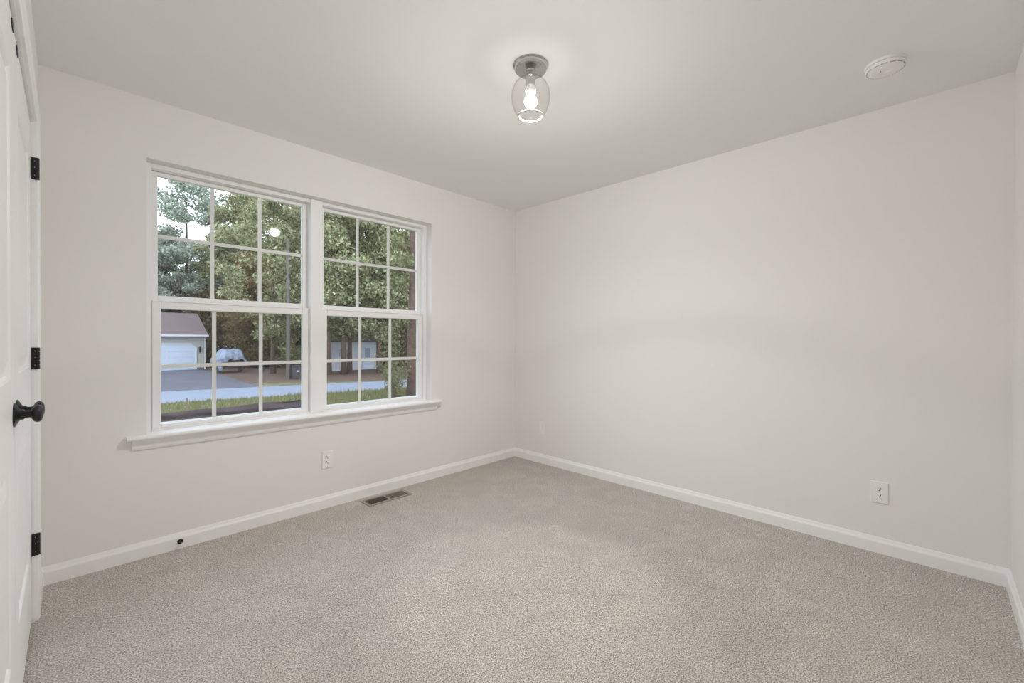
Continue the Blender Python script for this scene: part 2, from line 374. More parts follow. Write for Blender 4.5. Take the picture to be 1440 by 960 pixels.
# ------------------------------------------------------------------ twin double-hung window
def ring(bm, x0, x1, z0, z1, y0, y1, l, r_, b_, t_, bev=0.002):
    box(bm, x0, x0 + l, y0, y1, z0, z1, bev, 1); box(bm, x1 - r_, x1, y0, y1, z0, z1, bev, 1)
    box(bm, x0 + l, x1 - r_, y0, y1, z0, z0 + b_, bev, 1); box(bm, x0 + l, x1 - r_, y0, y1, z1 - t_, z1, bev, 1)
def window_unit(idx, x0, x1, ml, mr, label):
    ZB = 0.655
    root = empty('window_%d' % idx, ((x0 + x1) / 2, 0.115, ZB)); tag(root, label, 'window', kind='structure')
    b = bm_new(); ring(b, x0, x1, ZB - 0.02, OZ1, 0.07, 0.164, ml, mr, 0.030, 0.026)
    # parting stop lips
    box(b, x0 + ml, x0 + ml + 0.006, 0.117, 0.1195, ZB + 0.01, OZ1 - 0.026); box(b, x1 - mr - 0.006, x1 - mr, 0.117, 0.1195, ZB + 0.01, OZ1 - 0.026)
    obj('window_frame', b, 'vinyl', root)
    cx0, cx1 = x0 + ml, x1 - mr
    def sash(name, z0, z1, y0, l, r_, b_, t_, g):
        q0, q1 = cx0 + g, cx1 - g
        b = bm_new(); ring(b, q0, q1, z0, z1, y0, y0 + 0.030, l, r_, b_, t_, 0.003)
        # glazing bead
        gx0, gx1, gz0, gz1 = q0 + l, q1 - r_, z0 + b_, z1 - t_
        s = obj(name, b, 'vinyl', root)
        b = bm_new(); yc = y0 + 0.018
        for k in (1, 2):
            x = gx0 + (gx1 - gx0) * k / 3; box(b, x - 0.0105, x + 0.0105, yc - 0.003, yc + 0.003, gz0, gz1, 0.001, 1)
        z = (gz0 + gz1) / 2; box(b, gx0, gx1, yc - 0.0035, yc + 0.0035, z - 0.0105, z + 0.0105, 0.001, 1)
        obj('grille', b, 'vinyl', s)
        for yy in (yc - 0.007, yc + 0.005):
            b = bm_new(); box(b, gx0 - 0.004, gx1 + 0.004, yy, yy + 0.0025, gz0 - 0.004, gz1 + 0.004)
            obj('glass_pane', b, 'pane', s)
        return s, gx0, gx1
    sash('upper_sash', 1.353, OZ1 - 0.027, 0.1205, 0.032, 0.032, 0.052, 0.024, 0.0005)
    ls, gx0, gx1 = sash('lower_sash', 0.664, 1.377, 0.0850, 0.039, 0.039, 0.021, 0.048, 0.0035)
    b = bm_new(); xm = (x0 + x1) / 2   # lift rail along the top of the lower sash
    box(b, gx0 - 0.01, gx1 + 0.01, 0.078, 0.086, 1.369, 1.376, 0.001, 1)
    obj('meeting_rail_lip', b, 'vinyl', ls)
    # half insect screen outside the lower sash
    b = bm_new(); ring(b, cx0 + 0.001, cx1 - 0.001, 0.672, 1.40, 0.152, 0.160, 0.014, 0.014, 0.014, 0.014, 0.001)
    sf = obj('insect_screen', b, 'vinyl', root)
    b = bm_new(); box(b, cx0 + 0.013, cx1 - 0.013, 0.1555, 0.1562, 0.684, 1.388)
    obj('screen_mesh', b, 'screen', sf)['label'] = 'fine grey insect mesh'
XM = -1.9205
window_unit(1, OX0, XM, 0.028, 0.0405, 'left white double-hung window with grilles looking on to a garage')
window_unit(2, XM, OX1, 0.0405, 0.028, 'right white double-hung window with grilles beside the corner')
bm = bm_new(); box(bm, XM - 0.040, XM + 0.040, 0.058, 0.0695, 0.655, OZ1, 0.003, 2)
tag(obj('trim_3', bm, 'vinyl'), 'white mullion cover between the two windows', 'window trim', kind='structure')
# stool with rounded nose and horns
bm = bm_new()
SP = [(0.07, 0.632), (0.07, 0.655), (-0.042, 0.655), (-0.048, 0.6525), (-0.052, 0.647), (-0.0525, 0.642), (-0.050, 0.636), (-0.044, 0.632)]
SPh = [(min(y, -0.0005), z) for y, z in SP]
prism(bm, [(y, z) for y, z in SP], 0, OX0 + 0.001, OX1 - 0.001)
prism(bm, SPh, 0, -2.912, OX0 + 0.001); prism(bm, SPh, 0, OX1 - 0.001, -0.932)
tag(obj('trim_4', bm, 'trim'), 'white window stool with rounded nose under both windows', 'window sill', kind='structure')
bm = bm_new()
AP = [(0, 0.632), (-0.036, 0.632), (-0.034, 0.622), (-0.027, 0.612), (-0.018, 0.604), (-0.0145, 0.596), (-0.0135, 0.588), (-0.011, 0.584), (-0.009, 0.577), (0, 0.577)]
prism(bm, AP, 0, -2.890, -0.955)
tag(obj('trim_5', bm, 'trim'), 'white moulded apron below the window stool', 'window apron', kind='structure')

# ------------------------------------------------------------------ ceiling light
LX, LY = -1.617, -1.650
root = empty('ceiling_light', (LX, LY, H)); tag(root, 'small semi-flush ceiling light with open clear glass globe and lit bulb', 'ceiling light')
bm = bm_new(); lathe(bm, [(0, 0), (0.081, 0), (0.081, -0.004), (0.076, -0.007), (0.0745, -0.020), (0.071, -0.0235), (0.022, -0.0245), (0.020, -0.030), (0, -0.030)], (LX, LY, H), 'z', 56)
obj('canopy', bm, 'chrome', root, smooth=True)['label'] = 'round brushed nickel canopy'
bm = bm_new(); lathe(bm, [(0, -0.0295), (0.009, -0.0295), (0.009, -0.050), (0.026, -0.051), (0.028, -0.056), (0.022, -0.060), (0.021, -0.092), (0.0195, -0.096), (0.019, -0.1215), (0.014, -0.122), (0, -0.122)], (LX, LY, H), 'z', 32)
obj('lamp_socket', bm, 'chrome', root, smooth=True)
bm = bm_new()
outer = [(0.024, -0.0565), (0.040, -0.0600), (0.060, -0.072), (0.077, -0.092), (0.0875, -0.118), (0.0905, -0.146), (0.0875, -0.176), (0.078, -0.204), (0.064, -0.226), (0.0575, -0.2335), (0.0555, -0.2350)]
inner = [(r - 0.0022, h + (0.0015 if r > 0.06 else -0.001)) for r, h in outer[:-1]][::-1]
lathe(bm, outer + [(0.0530, -0.2335)] + inner + [(0.024, -0.0565)], (LX, LY, H), 'z', 56)
obj('glass_shade', bm, 'globe', root, smooth=True)['label'] = 'clear glass globe open at the bottom'
bm = bm_new(); lathe(bm, [(0.0505, -0.2340), (0.0530, -0.2310), (0.0570, -0.2310), (0.0592, -0.2340), (0.0575, -0.2375), (0.0525, -0.2375), (0.0505, -0.2340)], (LX, LY, H), 'z', 56)
obj('shade_rim', bm, mat('frosted_rim', (0.9, 0.9, 0.9), 0.2, bump=0.02, scale=100, dist=0.0002), root, smooth=True)
bm = bm_new(); lathe(bm, [(0, -0.1225), (0.0135, -0.1225), (0.0145, -0.131), (0.020, -0.142), (0.0275, -0.155), (0.0300, -0.166), (0.0285, -0.177), (0.022, -0.1875), (0.011, -0.1935), (0, -0.195)], (LX, LY, H), 'z', 32)
obj('bulb', bm, 'bulb', root, smooth=True)['label'] = 'glowing warm white bulb'
# made-up output curve: zenith cut to soften the ceiling hot spot, most goes down
ld = bpy.data.lights.new('bulb_light', 'POINT'); ld.energy = 4 * PI * LAMP_SCALE; ld.shadow_soft_size = 0.0335; ld.use_nodes = True
nt = ld.node_tree; em = nt.nodes['Emission']; em.inputs['Color'].default_value = (*LAMP_COL, 1)
tc = nt.nodes.new('ShaderNodeTexCoord'); sx = nt.nodes.new('ShaderNodeSeparateXYZ'); nt.links.new(tc.outputs['Normal'], sx.inputs[0])
mr = nt.nodes.new('ShaderNodeMapRange'); mr.inputs['From Min'].default_value = -1; mr.inputs['From Max'].default_value = 1
nt.links.new(sx.outputs['Z'], mr.inputs['Value'])
rp = nt.nodes.new('ShaderNodeValToRGB'); nt.links.new(mr.outputs[0], rp.inputs[0])
rp.color_ramp.interpolation = 'CARDINAL'
CURVE = [(-1, 5.5), (-0.7, 4.4), (-0.3, 2.4), (0, 1.9), (0.16, 1.6), (0.31, 0.72), (0.48, 0.20), (0.74, 0.065), (1, 0.04)]
while len(rp.color_ramp.elements) < len(CURVE): rp.color_ramp.elements.new(0.5)
for e_, (z_, v_) in zip(rp.color_ramp.elements, CURVE): e_.position = (z_ + 1) / 2
for e_, (z_, v_) in zip(rp.color_ramp.elements, CURVE): e_.color = (v_ / 7, v_ / 7, v_ / 7, 1)
mu = nt.nodes.new('ShaderNodeMath'); mu.operation = 'MULTIPLY'; mu.inputs[1].default_value = 7
nt.links.new(rp.outputs[0], mu.inputs[0]); nt.links.new(mu.outputs[0], em.inputs['Strength'])
lo = bpy.data.objects.new('bulb_light', ld); COL.objects.link(lo); lo.parent = root; lo.location = (0, 0, -0.166)

# ------------------------------------------------------------------ smoke detector
SX, SY = -0.495, -2.832
root = empty('smoke_detector', (SX, SY, H)); tag(root, 'round white smoke detector on the ceiling near the right wall', 'smoke detector')
bm = bm_new(); lathe(bm, [(0, 0), (0.0745, 0), (0.0755, -0.003), (0.0745, -0.011), (0.070, -0.0125), (0, -0.0125)], (SX, SY, H), 'z', 48)
obj('base', bm, 'plastic', root, smooth=True)
bm = bm_new(); lathe(bm, [(0, -0.0125), (0.066, -0.0125), (0.066, -0.0150), (0.0725, -0.0160), (0.0715, -0.024), (0.064, -0.031), (0.052, -0.0345), (0.030, -0.0365), (0, -0.037)], (SX, SY, H), 'z', 48)
obj('cover', bm, 'plastic', root, smooth=True)
bm = bm_new()
for k in range(14):
    t = 2 * PI * k / 14
    c, s = math.cos(t), math.sin(t); n = Vector((c, s, 0)); tt = Vector((-s, c, 0))
    P = Vector((SX, SY, H)) + n * 0.0665 + Vector((0, 0, -0.0285))
    up = Vector((n.x * -0.65, n.y * -0.65, -0.75)).normalized()
    q = [P + tt * a + up * b for a, b in ((-0.011, -0.0016), (0.011, -0.0016), (0.011, 0.0016), (-0.011, 0.0016))]
    off = (n * 0.7 + Vector((0, 0, -0.7))) * 0.0012
    loft(bm, [[p - off * 2 for p in q], [p + off for p in q]])
obj('vent_slot', bm, 'grey_slot', root)
bm = bm_new(); lathe(bm, [(0, -0.036), (0.0155, -0.036), (0.0150, -0.0385), (0.011, -0.0395), (0, -0.0395)], (SX + 0.012, SY - 0.010, H), 'z', 24)
obj('test_button', bm, 'plastic', root, smooth=True)
bm = bm_new(); lathe(bm, [(0, -0.0360), (0.0024, -0.0360), (0.0022, -0.0385), (0, -0.039)], (SX - 0.016, SY + 0.016, H), 'z', 12)
obj('indicator_light', bm, 'slot', root, smooth=True)

# ------------------------------------------------------------------ outlets
def outlet(frame, pos, kind, label):
    """frame: function (a, d, z) -> world; a along the wall, d out of the wall"""
    root = empty('wall_outlet' if kind != 'jack' else 'wall_jack', frame(pos[0], 0, pos[1])); tag(root, label, 'outlet' if kind != 'jack' else 'wall plate')
    def B(bm, a0, a1, d0, d1, z0, z1, bev=0):
        P = frame(a0, d0, z0); Q = frame(a1, d1, z1)
        x = sorted((P[0], Q[0])); y = sorted((P[1], Q[1])); z = sorted((P[2], Q[2]))
        box(bm, x[0], x[1], y[0], y[1], z[0], z[1], bev, 2)
    a, z = pos; hw, hh = 0.0375, 0.059
    b = bm_new(); B(b, a - hw, a + hw, 0, 0.0065, z - hh, z + hh, 0.0028)
    pl = obj('wall_plate', b, 'plastic', root)
    if kind == 'jack':
        b = bm_new(); B(b, a - 0.0165, a + 0.0165, 0.0062, 0.0085, z - 0.0335, z + 0.0335, 0.0008)
        obj('insert', b, 'plastic', root)
        b = bm_new(); B(b, a - 0.013, a + 0.013, 0.0084, 0.0105, z - 0.029, z + 0.029, 0.001); obj('rocker', b, 'plastic', root)
    else:
        b = bm_new(); B(b, a - 0.0165, a + 0.0165, 0.0062, 0.0082, z - 0.0335, z + 0.0335, 0.0008)
        rc = obj('receptacle', b, 'plastic', root)
        for zc in (0.0175, -0.0175):
            for (da, w_, h_) in ((-0.0063, 0.0013, 0.0045), (0.0063, 0.0013, 0.0038)):
                b = bm_new(); B(b, a + da - w_, a + da + w_, 0.0081, 0.0085, z + zc + 0.004 - h_, z + zc + 0.004 + h_)
                obj('slot', b, 'slot', rc)
            b = bm_new(); B(b, a - 0.0024, a + 0.0024, 0.0081, 0.0085, z + zc - 0.0085, z + zc - 0.0035, 0)
            obj('ground_hole', b, 'slot', rc)
    for zc in (hh - 0.011, -hh + 0.011):
        b = bm_new(); B(b, a - 0.0025, a + 0.0025, 0.0064, 0.0072, z + zc - 0.0025, z + zc + 0.0025, 0.0005); obj('screw', b, 'plastic', pl)
outlet(lambda a, d, z: Vector((a, -d, z)), (-1.870, 0.331), 'duplex', 'white duplex outlet on the wall below the windows')
outlet(lambda a, d, z: Vector((-d, a, z)), (-0.359, 0.331), 'jack', 'white wall plate with plain insert near the room corner')
outlet(lambda a, d, z: Vector((-d, a, z)), (-2.790, 0.333), 'duplex', 'white duplex outlet on the long blank wall at right')

# ------------------------------------------------------------------ floor register
vx0, vx1, vy0, vy1 = -1.664, -1.318, -0.205, -0.068
root = empty('floor_register', ((vx0 + vx1) / 2, (vy0 + vy1) / 2, 0.0)); tag(root, 'brown metal floor register set in the carpet beside the baseboard', 'vent')
bm = bm_new()
fr = 0.022; xm = (vx0 + vx1) / 2
box(bm, vx0, vx0 + fr, vy0, vy1, 0.0, 0.006, 0.0015, 1); box(bm, vx1 - fr, vx1, vy0, vy1, 0.0, 0.006, 0.0015, 1)
box(bm, vx0 + fr, vx1 - fr, vy0, vy0 + fr, 0.0, 0.006, 0.0015, 1); box(bm, vx0 + fr, vx1 - fr, vy1 - fr, vy1, 0.0, 0.006, 0.0015, 1)
box(bm, xm - 0.007, xm + 0.007, vy0 + fr, vy1 - fr, 0.0, 0.006, 0.001, 1)
obj('register_frame', bm, 'reg_frame', root)
bm = bm_new(); box(bm, vx0 + fr, vx1 - fr, vy0 + fr, vy1 - fr, 0.0, 0.0006); obj('duct_opening', bm, 'duct', root)
for (a, b, sgn, mname) in ((vx0 + fr, xm - 0.007, -1, 'duct'), (xm + 0.007, vx1 - fr, 1, 'bronze')):
    bm = bm_new(); n = 11
    for k in range(n):
        x = a + (b - a) * (k + 0.5) / n; t = 0.0042 * sgn
        q = [(x - t, 0.001), (x - t + 0.0012, 0.001), (x + t + 0.0012, 0.0055), (x + t, 0.0055)]
        prism(bm, [(p[0], p[1]) for p in q], 1, vy0 + fr, vy1 - fr)
    for k in (1, 2, 3):
        y = vy0 + fr + (vy1 - vy0 - 2 * fr) * k / 4; box(bm, a, b, y - 0.0015, y + 0.0015, 0.003, 0.0058)
    o = obj('louver', bm, 'bronze', root)

# ------------------------------------------------------------------ door stop
root = empty('door_stop', (-2.688, -0.014, 0.040)); tag(root, 'small black door stop with pale tip on the window-wall baseboard', 'door stop')
P0 = (-2.688, -0.0138, 0.040)
bm = bm_new(); lathe(bm, [(0, 0), (0.0135, 0), (0.0138, 0.002), (0.0115, 0.005), (0.006, 0.0065), (0, 0.0065)], P0, '-y', 24); obj('base', bm, 'black', root, smooth=True)
bm = bm_new(); lathe(bm, [(0, 0.006), (0.0052, 0.006), (0.0045, 0.010), (0.0045, 0.052), (0.0072, 0.056), (0, 0.056)], P0, '-y', 18); obj('rod', bm, 'black', root, smooth=True)
bm = bm_new(); lathe(bm, [(0, 0.056), (0.0078, 0.056), (0.0080, 0.060), (0.0078, 0.066), (0.006, 0.069), (0, 0.0695)], P0, '-y', 20); obj('bumper', bm, 'plastic', root, smooth=True)['label'] = 'pale bumper tip'

# ================================================================== outdoors
G = -1.27
def slab(name, pts, z0, z1, m, label, cat):
    bm = bm_new(); loft(bm, [[(x, y, z0) for x, y in pts], [(x, y, z1) for x, y in pts]])
    return tag(obj(name, bm, m), label, cat, kind='structure')
slab('ground', [(-60, 0.6), (90, 0.6), (90, 130), (-60, 130)], G - 0.4, G - 0.03, 'litter', 'brown leaf-strewn ground under the woods across the street', 'ground')
near = lambda x: 17.4 - 0.205 * x      # near road edge
far = lambda x: 22.0 - 0.25 * (x - 0)  # far road edge
slab('lawn', [(-40, 0.6), (40, 0.6), (40, near(40)), (-40, near(-40))], G - 0.1, G - 0.005, 'lawn', 'green grass strip between house and street', 'lawn')
slab('road', [(-40, near(-40)), (40, near(40)), (40, far(40)), (-40, far(-40))], G - 0.1, G, 'asphalt', 'pale grey asphalt street crossing the view', 'road')
slab('driveway', [(-8, far(-8) + 0.01), (3.9, far(3.9) + 0.01), (3.55, 23.2), (3.75, 26), (4.0, 37.9), (-8, 37.9)], G - 0.1, G + 0.004, 'drive', 'dark asphalt driveway leading to the garage', 'driveway')
slab('verge', [(3.95, far(3.95) + 0.02), (14, far(14) + 0.02), (14, far(14) + 0.35), (8.0, far(8) + 0.6), (4.2, 22.6), (3.62, 23.2)], G - 0.1, G + 0.006, 'lawn', 'thin grassy verge on the far side of the street', 'verge')

rng = np.random.default_rng(7)
def leaves_mesh(name, centers, size, m, squash=1.0, parent=None, stems=None):
    n = len(centers)
    C_ = np.asarray(centers)
    d1 = rng.normal(size=(n, 3)); d1 /= np.linalg.norm(d1, axis=1)[:, None]
    d2 = rng.normal(size=(n, 3)); d2 -= (d2 * d1).sum(1)[:, None] * d1; d2 /= np.linalg.norm(d2, axis=1)[:, None]
    s = size * rng.uniform(0.6, 1.35, (n, 1))
    V = np.empty((n, 4, 3)); V[:, 0] = C_ - d1 * s; V[:, 1] = C_ + d2 * s * 0.5; V[:, 2] = C_ + d1 * s; V[:, 3] = C_ - d2 * s * 0.5
    me = bpy.data.meshes.new(name)
    me.vertices.add(n * 4); me.vertices.foreach_set('co', V.reshape(-1))
    me.loops.add(n * 4); me.loops.foreach_set('vertex_index', np.arange(n * 4, dtype=np.int32))
    me.polygons.add(n); me.polygons.foreach_set('loop_start', np.arange(0, n * 4, 4, dtype=np.int32))
    me.polygons.foreach_set('loop_total', np.full(n, 4, dtype=np.int32))
    me.update(calc_edges=True); me.materials.append(M[m])
    return me
def crown(n, z0, z1, rad, nblob, blob_r, top_bias=1.0):
    """leaf positions grouped in blobs inside an egg-shaped crown"""
    t = rng.uniform(0, 1, nblob) ** top_bias
    a = rng.uniform(0, 2 * PI, nblob); rr_ = np.sqrt(rng.uniform(0.05, 1, nblob))
    env = np.sin(PI * np.clip(t * 0.9 + 0.08, 0, 1)) ** 0.55
    B = np.stack([np.cos(a) * rr_ * rad * env, np.sin(a) * rr_ * rad * env, z0 + (z1 - z0) * t], 1)
    k = rng.integers(0, nblob, n)
    p = rng.normal(size=(n, 3)); p /= np.linalg.norm(p, axis=1)[:, None]; p *= rng.uniform(0, 1, (n, 1)) ** 0.45
    p[:, 2] *= 0.55
    return B[k] + p * blob_r * rng.uniform(0.6, 1.2, nblob)[k][:, None], B
def trunk_mesh(name, h, r, blobs, m, seed, lean=0.0, nb=14):
    rs = random.Random(seed); bm = bm_new()
    pts = [(lean * h * (k / 7) ** 1.2 + rs.uniform(-.05, .05) * (k > 0), rs.uniform(-.05, .05) * (k > 0), h * k / 7) for k in range(8)]
    tube(bm, pts, [r * 1.25] + [r * (1 - 0.85 * k / 7) for k in range(1, 8)], 9)
    for b_ in list(blobs)[:nb]:
        z = max(0.2 * h, b_[2] - math.hypot(b_[0], b_[1]) * 0.5)
        z = min(z, 0.92 * h); f = z / h
        s = Vector((lean * h * f ** 1.2, 0, z)); e = Vector(b_)
        mid = s.lerp(e, 0.5) + Vector((0, 0, 0.15))
        rb = r * (1 - 0.85 * f) * 0.5
        tube(bm, [s, mid, e], [rb, rb * 0.6, rb * 0.2], 5)
    bmesh.ops.recalc_face_normals(bm, faces=bm.faces)
    me = bpy.data.meshes.new(name); bm.to_mesh(me); bm.free(); me.materials.append(M[m])
    for p in me.polygons: p.use_smooth = True
    return me
VAR = {}
def variant(key, h, r, z0, rad, n, leaf, m, bark, seed, nblob=70, blob=1.1, bias=1.0, lean=0.0):
    pos, B = crown(n, z0, h, rad, nblob, blob, bias)
    VAR[key] = (trunk_mesh('trunk', h * 0.93, r, B, bark, seed, lean), leaves_mesh('foliage', pos, leaf, m))
variant('tall', 17, 0.17, 3.6, 3.6, 20000, 0.135, 'leaf_green', 'bark', 1, 80, 1.15)
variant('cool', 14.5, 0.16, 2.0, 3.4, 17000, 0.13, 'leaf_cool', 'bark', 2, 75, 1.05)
variant('street', 15, 0.17, 2.7, 3.3, 18000, 0.11, 'leaf_green', 'bark', 3, 85, 1.0)
variant('russet', 9, 0.12, 0.6, 3.2, 16000, 0.14, 'leaf_brown', 'bark', 4, 70, 1.1)
variant('sapling', 5.5, 0.06, 0.7, 1.9, 5000, 0.12, 'leaf_yellow', 'bark', 5, 40, 0.7)
def tree(key, name, x, y, s, rz, label, group=None, sz=None):
    root = empty(name, (x, y, G - 0.04)); root.rotation_euler = (0, 0, rz); root.scale = (s, s, sz or s)
    tag(root, label, 'tree', group)
    for me, nm in zip(VAR[key], ('trunk', 'foliage')):
        o = bpy.data.objects.new(nm, me); COL.objects.link(o); o.parent = root
    return root
rs = random.Random(11)
# named, individually recognisable trees
tree('cool', 'deciduous_tree', 2.0, 48.5, 0.80, 0.4, 'haze-tinted blue-green leafy tree behind the garage roof, leftmost in the window')
tree('cool', 'deciduous_tree', 5.0, 49.8, 1.24, 2.1, 'haze-tinted blue-green leafy tree rising just right of the garage roof')
tree('tall', 'deciduous_tree', 9.0, 46.0, 0.98, 1.1, 'tall green tree behind the pale tarp-covered trailer')
tree('cool', 'deciduous_tree', -0.2, 50.5, 0.82, 3.0, 'low haze-tinted blue-green tree half hidden behind the left end of the garage roof')
tree('cool', 'deciduous_tree', 3.4, 51.0, 0.88, 1.8, 'medium haze-tinted blue-green tree behind the garage ridge, between two taller trees')
tree('street', 'deciduous_tree', 6.9, 30.2, 0.98, 0.9, 'green tree with low limbs right of the tarp-covered trailer')
tree('street', 'deciduous_tree', 9.25, 26.5, 1.0, 2.6, 'slim street tree in front of the white house, leftmost in the right window', sz=1.05)
tree('street', 'deciduous_tree', 10.15, 26.2, 1.05, 4.2, 'slim tree in front of the white house, second from the left', sz=1.0)
tree('tall', 'deciduous_tree', 10.95, 27.0, 0.95, 5.2, 'thicker pale-trunked tree in front of the white house', sz=0.92)
tree('street', 'deciduous_tree', 12.5, 25.6, 0.97, 0.2, 'leaning slim tree in front of the right end of the white house')
tree('street', 'deciduous_tree', 15.3, 24.6, 1.1, 3.3, 'green tree right of the white house, behind the roadside shrub')
tree('sapling', 'young_tree', 7.6, 28.0, 0.8, 1.3, 'yellow-green sapling behind the utility pole')
tree('sapling', 'young_tree', 17.0, 21.5, 0.95, 2.3, 'yellow-green sapling across the street behind the thick near trunk')
tree('russet', 'understory_tree', 6.4, 47.5, 0.8, 1.9, 'low russet tree between the garage and the tarp-covered trailer')
tree('russet', 'understory_tree', 8.2, 37.5, 0.82, 0.3, 'low russet tree behind the tarp-covered trailer')
# unrecognisable woods behind
gl = 'tree of the dense woods behind the street'
k = 0
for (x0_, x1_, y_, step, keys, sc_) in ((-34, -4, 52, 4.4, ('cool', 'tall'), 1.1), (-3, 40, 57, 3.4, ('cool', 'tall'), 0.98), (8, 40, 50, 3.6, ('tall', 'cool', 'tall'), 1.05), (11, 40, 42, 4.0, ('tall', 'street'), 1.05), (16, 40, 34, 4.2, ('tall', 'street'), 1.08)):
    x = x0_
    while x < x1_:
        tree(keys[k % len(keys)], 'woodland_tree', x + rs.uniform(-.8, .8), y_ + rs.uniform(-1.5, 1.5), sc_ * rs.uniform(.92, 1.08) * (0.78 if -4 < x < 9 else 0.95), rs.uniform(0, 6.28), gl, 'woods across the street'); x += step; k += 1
x = -30.0
while x < 40:
    for y_ in (53.5, 44.5 if x > 7.5 else None, 39.5 if x > 9 else None, 31.5 if x > 16 else None):
        if y_: tree('russet', 'woodland_understory_tree', x + rs.uniform(-1, 1), y_ + rs.uniform(-1, 1), rs.uniform(.85, 1.1), rs.uniform(0, 6.28), 'low brown-leaved tree under the dense woods across the street', 'understory of the woods')
    x += 3.6

# near thick trunk at the right window edge, with a few low leafy limbs
root = empty('large_tree', (7.03, 12.6, G)); tag(root, 'thick reddish-brown tree trunk close outside the right window', 'tree')
bm = bm_new()
tube(bm, [(0, 0, -0.1), (0.0, 0, 0.4), (-0.02, 0.0, 2.0), (0.03, 0, 5), (0.02, 0, 9), (0.1, 0, 13)], [0.42, 0.335, 0.30, 0.27, 0.22, 0.12], 16)
for (z, dx, dy, dz) in ((3.0, -0.9, -0.4, 0.2), (4.2, -1.2, 0.3, 0.6), (5.6, -1.0, -0.6, 0.5), (6.5, 1.4, 0.3, 1.2), (7.5, -1.6, 0.2, 1.0)):
    tube(bm, [(0, 0, z), (dx * .5, dy * .5, z + dz * .6), (dx, dy, z + dz)], [0.05, 0.035, 0.012], 6)
bmesh.ops.recalc_face_normals(bm, faces=bm.faces)
me = bpy.data.meshes.new('trunk'); bm.to_mesh(me); bm.free(); me.materials.append(M['bark_red'])
for p in me.polygons: p.use_smooth = True
o = bpy.data.objects.new('trunk', me); COL.objects.link(o); o.parent = root
cs = []
for (z, dx, dy, n, rad) in ((3.2, -0.75, -0.3, 150, .38), (4.7, -0.75, 0.2, 260, .5), (5.6, -0.7, -0.4, 220, .5), (6.3, -1.0, 0.2, 300, .6), (8.3, -0.8, 0.1, 700, 1.1), (9.5, 0.6, 0.3, 900, 1.5), (11, 0.2, 0, 1200, 1.7)):
    p = rng.normal(size=(n, 3)); p /= np.linalg.norm(p, axis=1)[:, None]; p *= rng.uniform(0, 1, (n, 1)) ** .5 * rad; p[:, 2] *= .6
    cs.append(p + np.array([dx, dy, z]))
me = leaves_mesh('foliage', np.concatenate(cs), 0.075, 'leaf_yellow'); o = bpy.data.objects.new('foliage', me); COL.objects.link(o); o.parent = root

# roadside shrub
def shrub(x, y, h, w_, n, leaf, m, label, seed, stems=9):
    root = empty('shrub', (x, y, G)); tag(root, label, 'shrub'); r_ = random.Random(seed)
    bm = bm_new(); pts = []
    for k in range(stems):
        a = r_.uniform(0, 6.28); q = r_.uniform(.3, 1) * w_; e = (math.cos(a) * q, math.sin(a) * q, h * r_.uniform(.55, 1))
        P = [(0.02 * math.cos(a), 0.02 * math.sin(a), -.03), (e[0] * .35, e[1] * .35, e[2] * .55), e]
        tube(bm, P, [.014, .009, .003], 5)
        for t in np.linspace(.3, 1, 12):
            A, B_, C_ = map(np.array, P); pts.append((1 - t) ** 2 * A + 2 * t * (1 - t) * B_ + t * t * C_)
    bmesh.ops.recalc_face_normals(bm, faces=bm.faces)
    me = bpy.data.meshes.new('stems'); bm.to_mesh(me); bm.free(); me.materials.append(M['bark'])
    o = bpy.data.objects.new('stems', me); COL.objects.link(o); o.parent = root
    pts = np.array(pts); c = pts[rng.integers(0, len(pts), n)] + rng.normal(size=(n, 3)) * 0.11; c[:, 2] = np.clip(c[:, 2], 0.03, None)
    me = leaves_mesh('foliage', c, leaf, m); o = bpy.data.objects.new('foliage', me); COL.objects.link(o); o.parent = root
shrub(5.95, 12.4, 1.75, 0.85, 900, 0.055, 'leaf_yellow', 'sparse yellow-green shrub left of the thick near trunk', 3, 12)
shrub(6.5, 13.4, 3.4, 0.7, 800, 0.055, 'leaf_yellow', 'tall thin yellow-green shrub just behind the roadside shrub', 8, 10)

# rough grass blades on the strip
n = 26000
gx = rng.uniform(-3.5, 12, n); gy = rng.uniform(10.2, 17.3, n); ok = gy < 17.3 - 0.205 * gx; gx, gy = gx[ok], gy[ok]; n = len(gx)
hgt = rng.uniform(.05, .15, n) * np.where(gx > 3.2, 1.5, 1.0); ang = rng.uniform(0, 6.28, n)
V = np.empty((n, 3, 3)); wd = 0.012
V[:, 0] = np.stack([gx - wd * np.cos(ang), gy - wd * np.sin(ang), np.full(n, G - .01)], 1); V[:, 1] = np.stack([gx + wd * np.cos(ang), gy + wd * np.sin(ang), np.full(n, G - .01)], 1)
V[:, 2] = np.stack([gx + rng.normal(0, .03, n), gy + rng.normal(0, .03, n), G + hgt], 1)
me = bpy.data.meshes.new('grass'); me.vertices.add(n * 3); me.vertices.foreach_set('co', V.reshape(-1)); me.loops.add(n * 3); me.loops.foreach_set('vertex_index', np.arange(n * 3, dtype=np.int32))
me.polygons.add(n); me.polygons.foreach_set('loop_start', np.arange(0, n * 3, 3, dtype=np.int32)); me.polygons.foreach_set('loop_total', np.full(n, 3, dtype=np.int32)); me.update(calc_edges=True)
me.materials.append(leaf_mat('grass_blades', [(0.17, 0.18, 0.07), (0.25, 0.26, 0.115), (0.31, 0.27, 0.155)]))
o = bpy.data.objects.new('grass', me); COL.objects.link(o); tag(o, 'short rough grass along the near side of the street', 'grass', kind='stuff')

